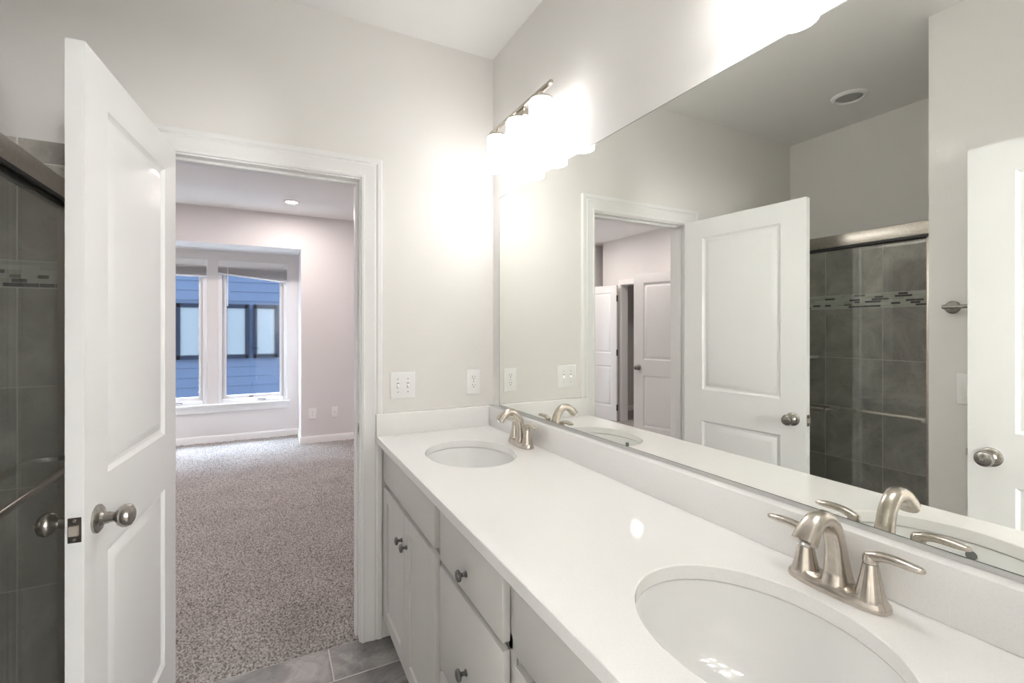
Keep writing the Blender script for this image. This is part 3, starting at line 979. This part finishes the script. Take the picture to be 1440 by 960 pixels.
# ------------------------------------------------------------------ bedroom windows, blinds, sill
def window_frame(name, x0, x1, label, crank):
    mb = MB()
    fw = .047
    y0, y1 = YW - .006, YW + .10
    for a in ((x0, x0 + fw, ZW0, ZW1), (x1 - fw, x1, ZW0, ZW1), (x0 + fw, x1 - fw, ZW0, ZW0 + fw), (x0 + fw, x1 - fw, ZW1 - .072, ZW1)):
        mb.box(a[0], a[1], y0, y1, a[2], a[3], .003)
    w_ = tag(mb.build(name, M_VINYL), label, 'window', None, 'structure')
    sb = MB()
    s = .042
    xa, xb, za, zb = x0 + fw, x1 - fw, ZW0 + fw, ZW1 - .072
    for a in ((xa, xa + s, za, zb), (xb - s, xb, za, zb), (xa + s, xb - s, za, za + s), (xa + s, xb - s, zb - s, zb)):
        sb.box(a[0], a[1], YW + .022, YW + .065, a[2], a[3], .004)
    sash = sb.build('sash', M_VINYL, w_)
    MB().box(xa + s - .004, xb - s + .004, YW + .040, YW + .046, za + s - .004, zb - s + .004).build('glass', M_WGLASS, sash)
    MB().sweep([(crank, YW - .010, ZW0 + .030), (crank + .03, YW - .020, ZW0 + .034), (crank + .085, YW - .020, ZW0 + .026)], [(.006, .005), (.006, .004), (.007, .005)], (0, 1, 0), 10, 4).build('crank_handle', M_HINGE, w_)
    MB().box(crank - .10, crank - .055, YW + .012, YW + .024, za + .012, za + .024, .002).build('sash_lock', M_HINGE, w_)
    return w_
window_frame('window_1', WIN[0][0], WIN[0][1], 'white framed bedroom window under the crooked blind', -1.13)
window_frame('window_2', WIN[1][0], WIN[1][1], 'white framed bedroom window partly hidden by the open door', -2.0)
b = MB()
b.box(XR0 + .10, -.767, YW - .055, YW + .006, ZW0 - .024, ZW0 - .001, .005, 3).box(XR0 + .115, -.782, YW - .018, YW - .0005, .374, ZW0 - .024, .003)
struct('trim_6', b, M_TRIM, 'white window stool and apron under the bedroom windows', 'window sill', True)

def make_blind(x0, x1, zl, zr, label):
    """raised slat blind: stacked slats under a head rail; zl, zr = height of the bottom rail at each end"""
    xa, xb = x0 + .006, x1 - .006
    o = ((xa + xb) / 2, YW - .030, ZW1)
    bl = thing('window_blind', label, 'blind', o, 0, 'raised bedroom blinds')
    zt = ZW1 - .076
    lbox(MB(), xa, xb, YW - .055, YW - .008, zt - .022, zt + .0, o, .002).build('head_rail', M_SLAT, bl)
    def slant(y0, y1, la, lb, ra, rb):
        m_ = MB()
        m_.loft([[(xa - o[0], y0 - o[1], la - o[2]), (xa - o[0], y1 - o[1], la - o[2]), (xa - o[0], y1 - o[1], lb - o[2]), (xa - o[0], y0 - o[1], lb - o[2])],
                 [(xb - o[0], y0 - o[1], ra - o[2]), (xb - o[0], y1 - o[1], ra - o[2]), (xb - o[0], y1 - o[1], rb - o[2]), (xb - o[0], y0 - o[1], rb - o[2])]])
        return m_
    n = 9
    top = zt - .024
    for k in range(n):
        fl_, fr_ = (top - zl - .012) / n, (top - zr - .012) / n
        la, ra = top - k * fl_, top - k * fr_
        dy = .0025 * (k % 2)
        slant(YW - .056 + dy, YW - .008, la, la - fl_ * .60, ra, ra - fr_ * .60).build('slat', M_SLAT, bl, False)
    slant(YW - .057, YW - .006, zl + .011, zl - .006, zr + .011, zr - .006).build('bottom_rail', M_RAIL, bl, False)
    MB().sweep([(x0 + .108 - o[0], YW - .062 - o[1], zt - .01 - o[2]), (x0 + .106 - o[0], YW - .062 - o[1], 1.665 - o[2])], [(.004, .004)] * 2, (1, 0, 0), 10, 2).build('tilt_wand', M_PLASTIC, bl)
    return bl
make_blind(WIN[0][0], WIN[0][1], 2.062, 1.980, 'raised grey window blind hanging crooked, lower at its right end')
make_blind(WIN[1][0], WIN[1][1], 2.020, 2.018, 'raised grey window blind hanging level beside the crooked one')

for k, (x, y) in enumerate(((-.794, 3.36), (-2.79, 3.36), (-2.79, 2.01), (-.794, 2.01))):
    lab = ['lit round recessed light in the bedroom ceiling near the window recess', 'lit recessed light in the bedroom ceiling by the dark doorway',
           'lit recessed light in the bedroom ceiling near the closet door', 'lit recessed light in the bedroom ceiling just past the bathroom doorway'][k]
    can_light('recessed_light', lab, x, y, H, .078, True, CAN_WATTS, 'bedroom recessed lights')

# ------------------------------------------------------------------ neighbour house outside
nb = thing('neighbour_house', 'blue sided house with frosted windows outside the bedroom', 'house', (-1.6, 8.0, -3.0))
NO = (-1.6, 8.0, -3.0)
b = MB()
z = -3.0
pb = .1755
while z < 6:
    lip = .010
    b.prism([(8.0 - NO[1] - lip, z - NO[2]), (8.1 - NO[1], z - NO[2]), (8.1 - NO[1], z + pb - NO[2]), (8.0 - NO[1], z + pb - NO[2])], 0, -9 - NO[0], 6 - NO[0])
    z += pb
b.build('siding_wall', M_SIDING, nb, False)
for x0, x1 in ((-2.46, -2.06), (-1.757, -1.357), (-1.258, -.866), (-3.3, -2.9), (-.45, -.05)):
    z0, z1 = .862, 1.825
    f_ = MB()
    fw = .07
    for a in ((x0 - fw * .3, x0 + fw * .7, z0 - fw * .3, z1 + fw * .3), (x1 - fw * .7, x1 + fw * .3, z0 - fw * .3, z1 + fw * .3), (x0, x1, z0 - fw * .3, z0 + fw * .7), (x0, x1, z1 - fw * .7, z1 + fw * .3)):
        lbox(f_, a[0], a[1], 7.945, 8.02, a[2], a[3], NO)
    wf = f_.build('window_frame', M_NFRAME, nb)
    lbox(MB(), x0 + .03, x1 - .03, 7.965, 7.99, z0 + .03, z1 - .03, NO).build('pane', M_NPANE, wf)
tag(MB().box(-12, 9, YW + .13, 14, -3.2, -3.0).build('ground', M_GROUND), 'strip of ground between the two houses, below the window', 'ground', None, 'structure')
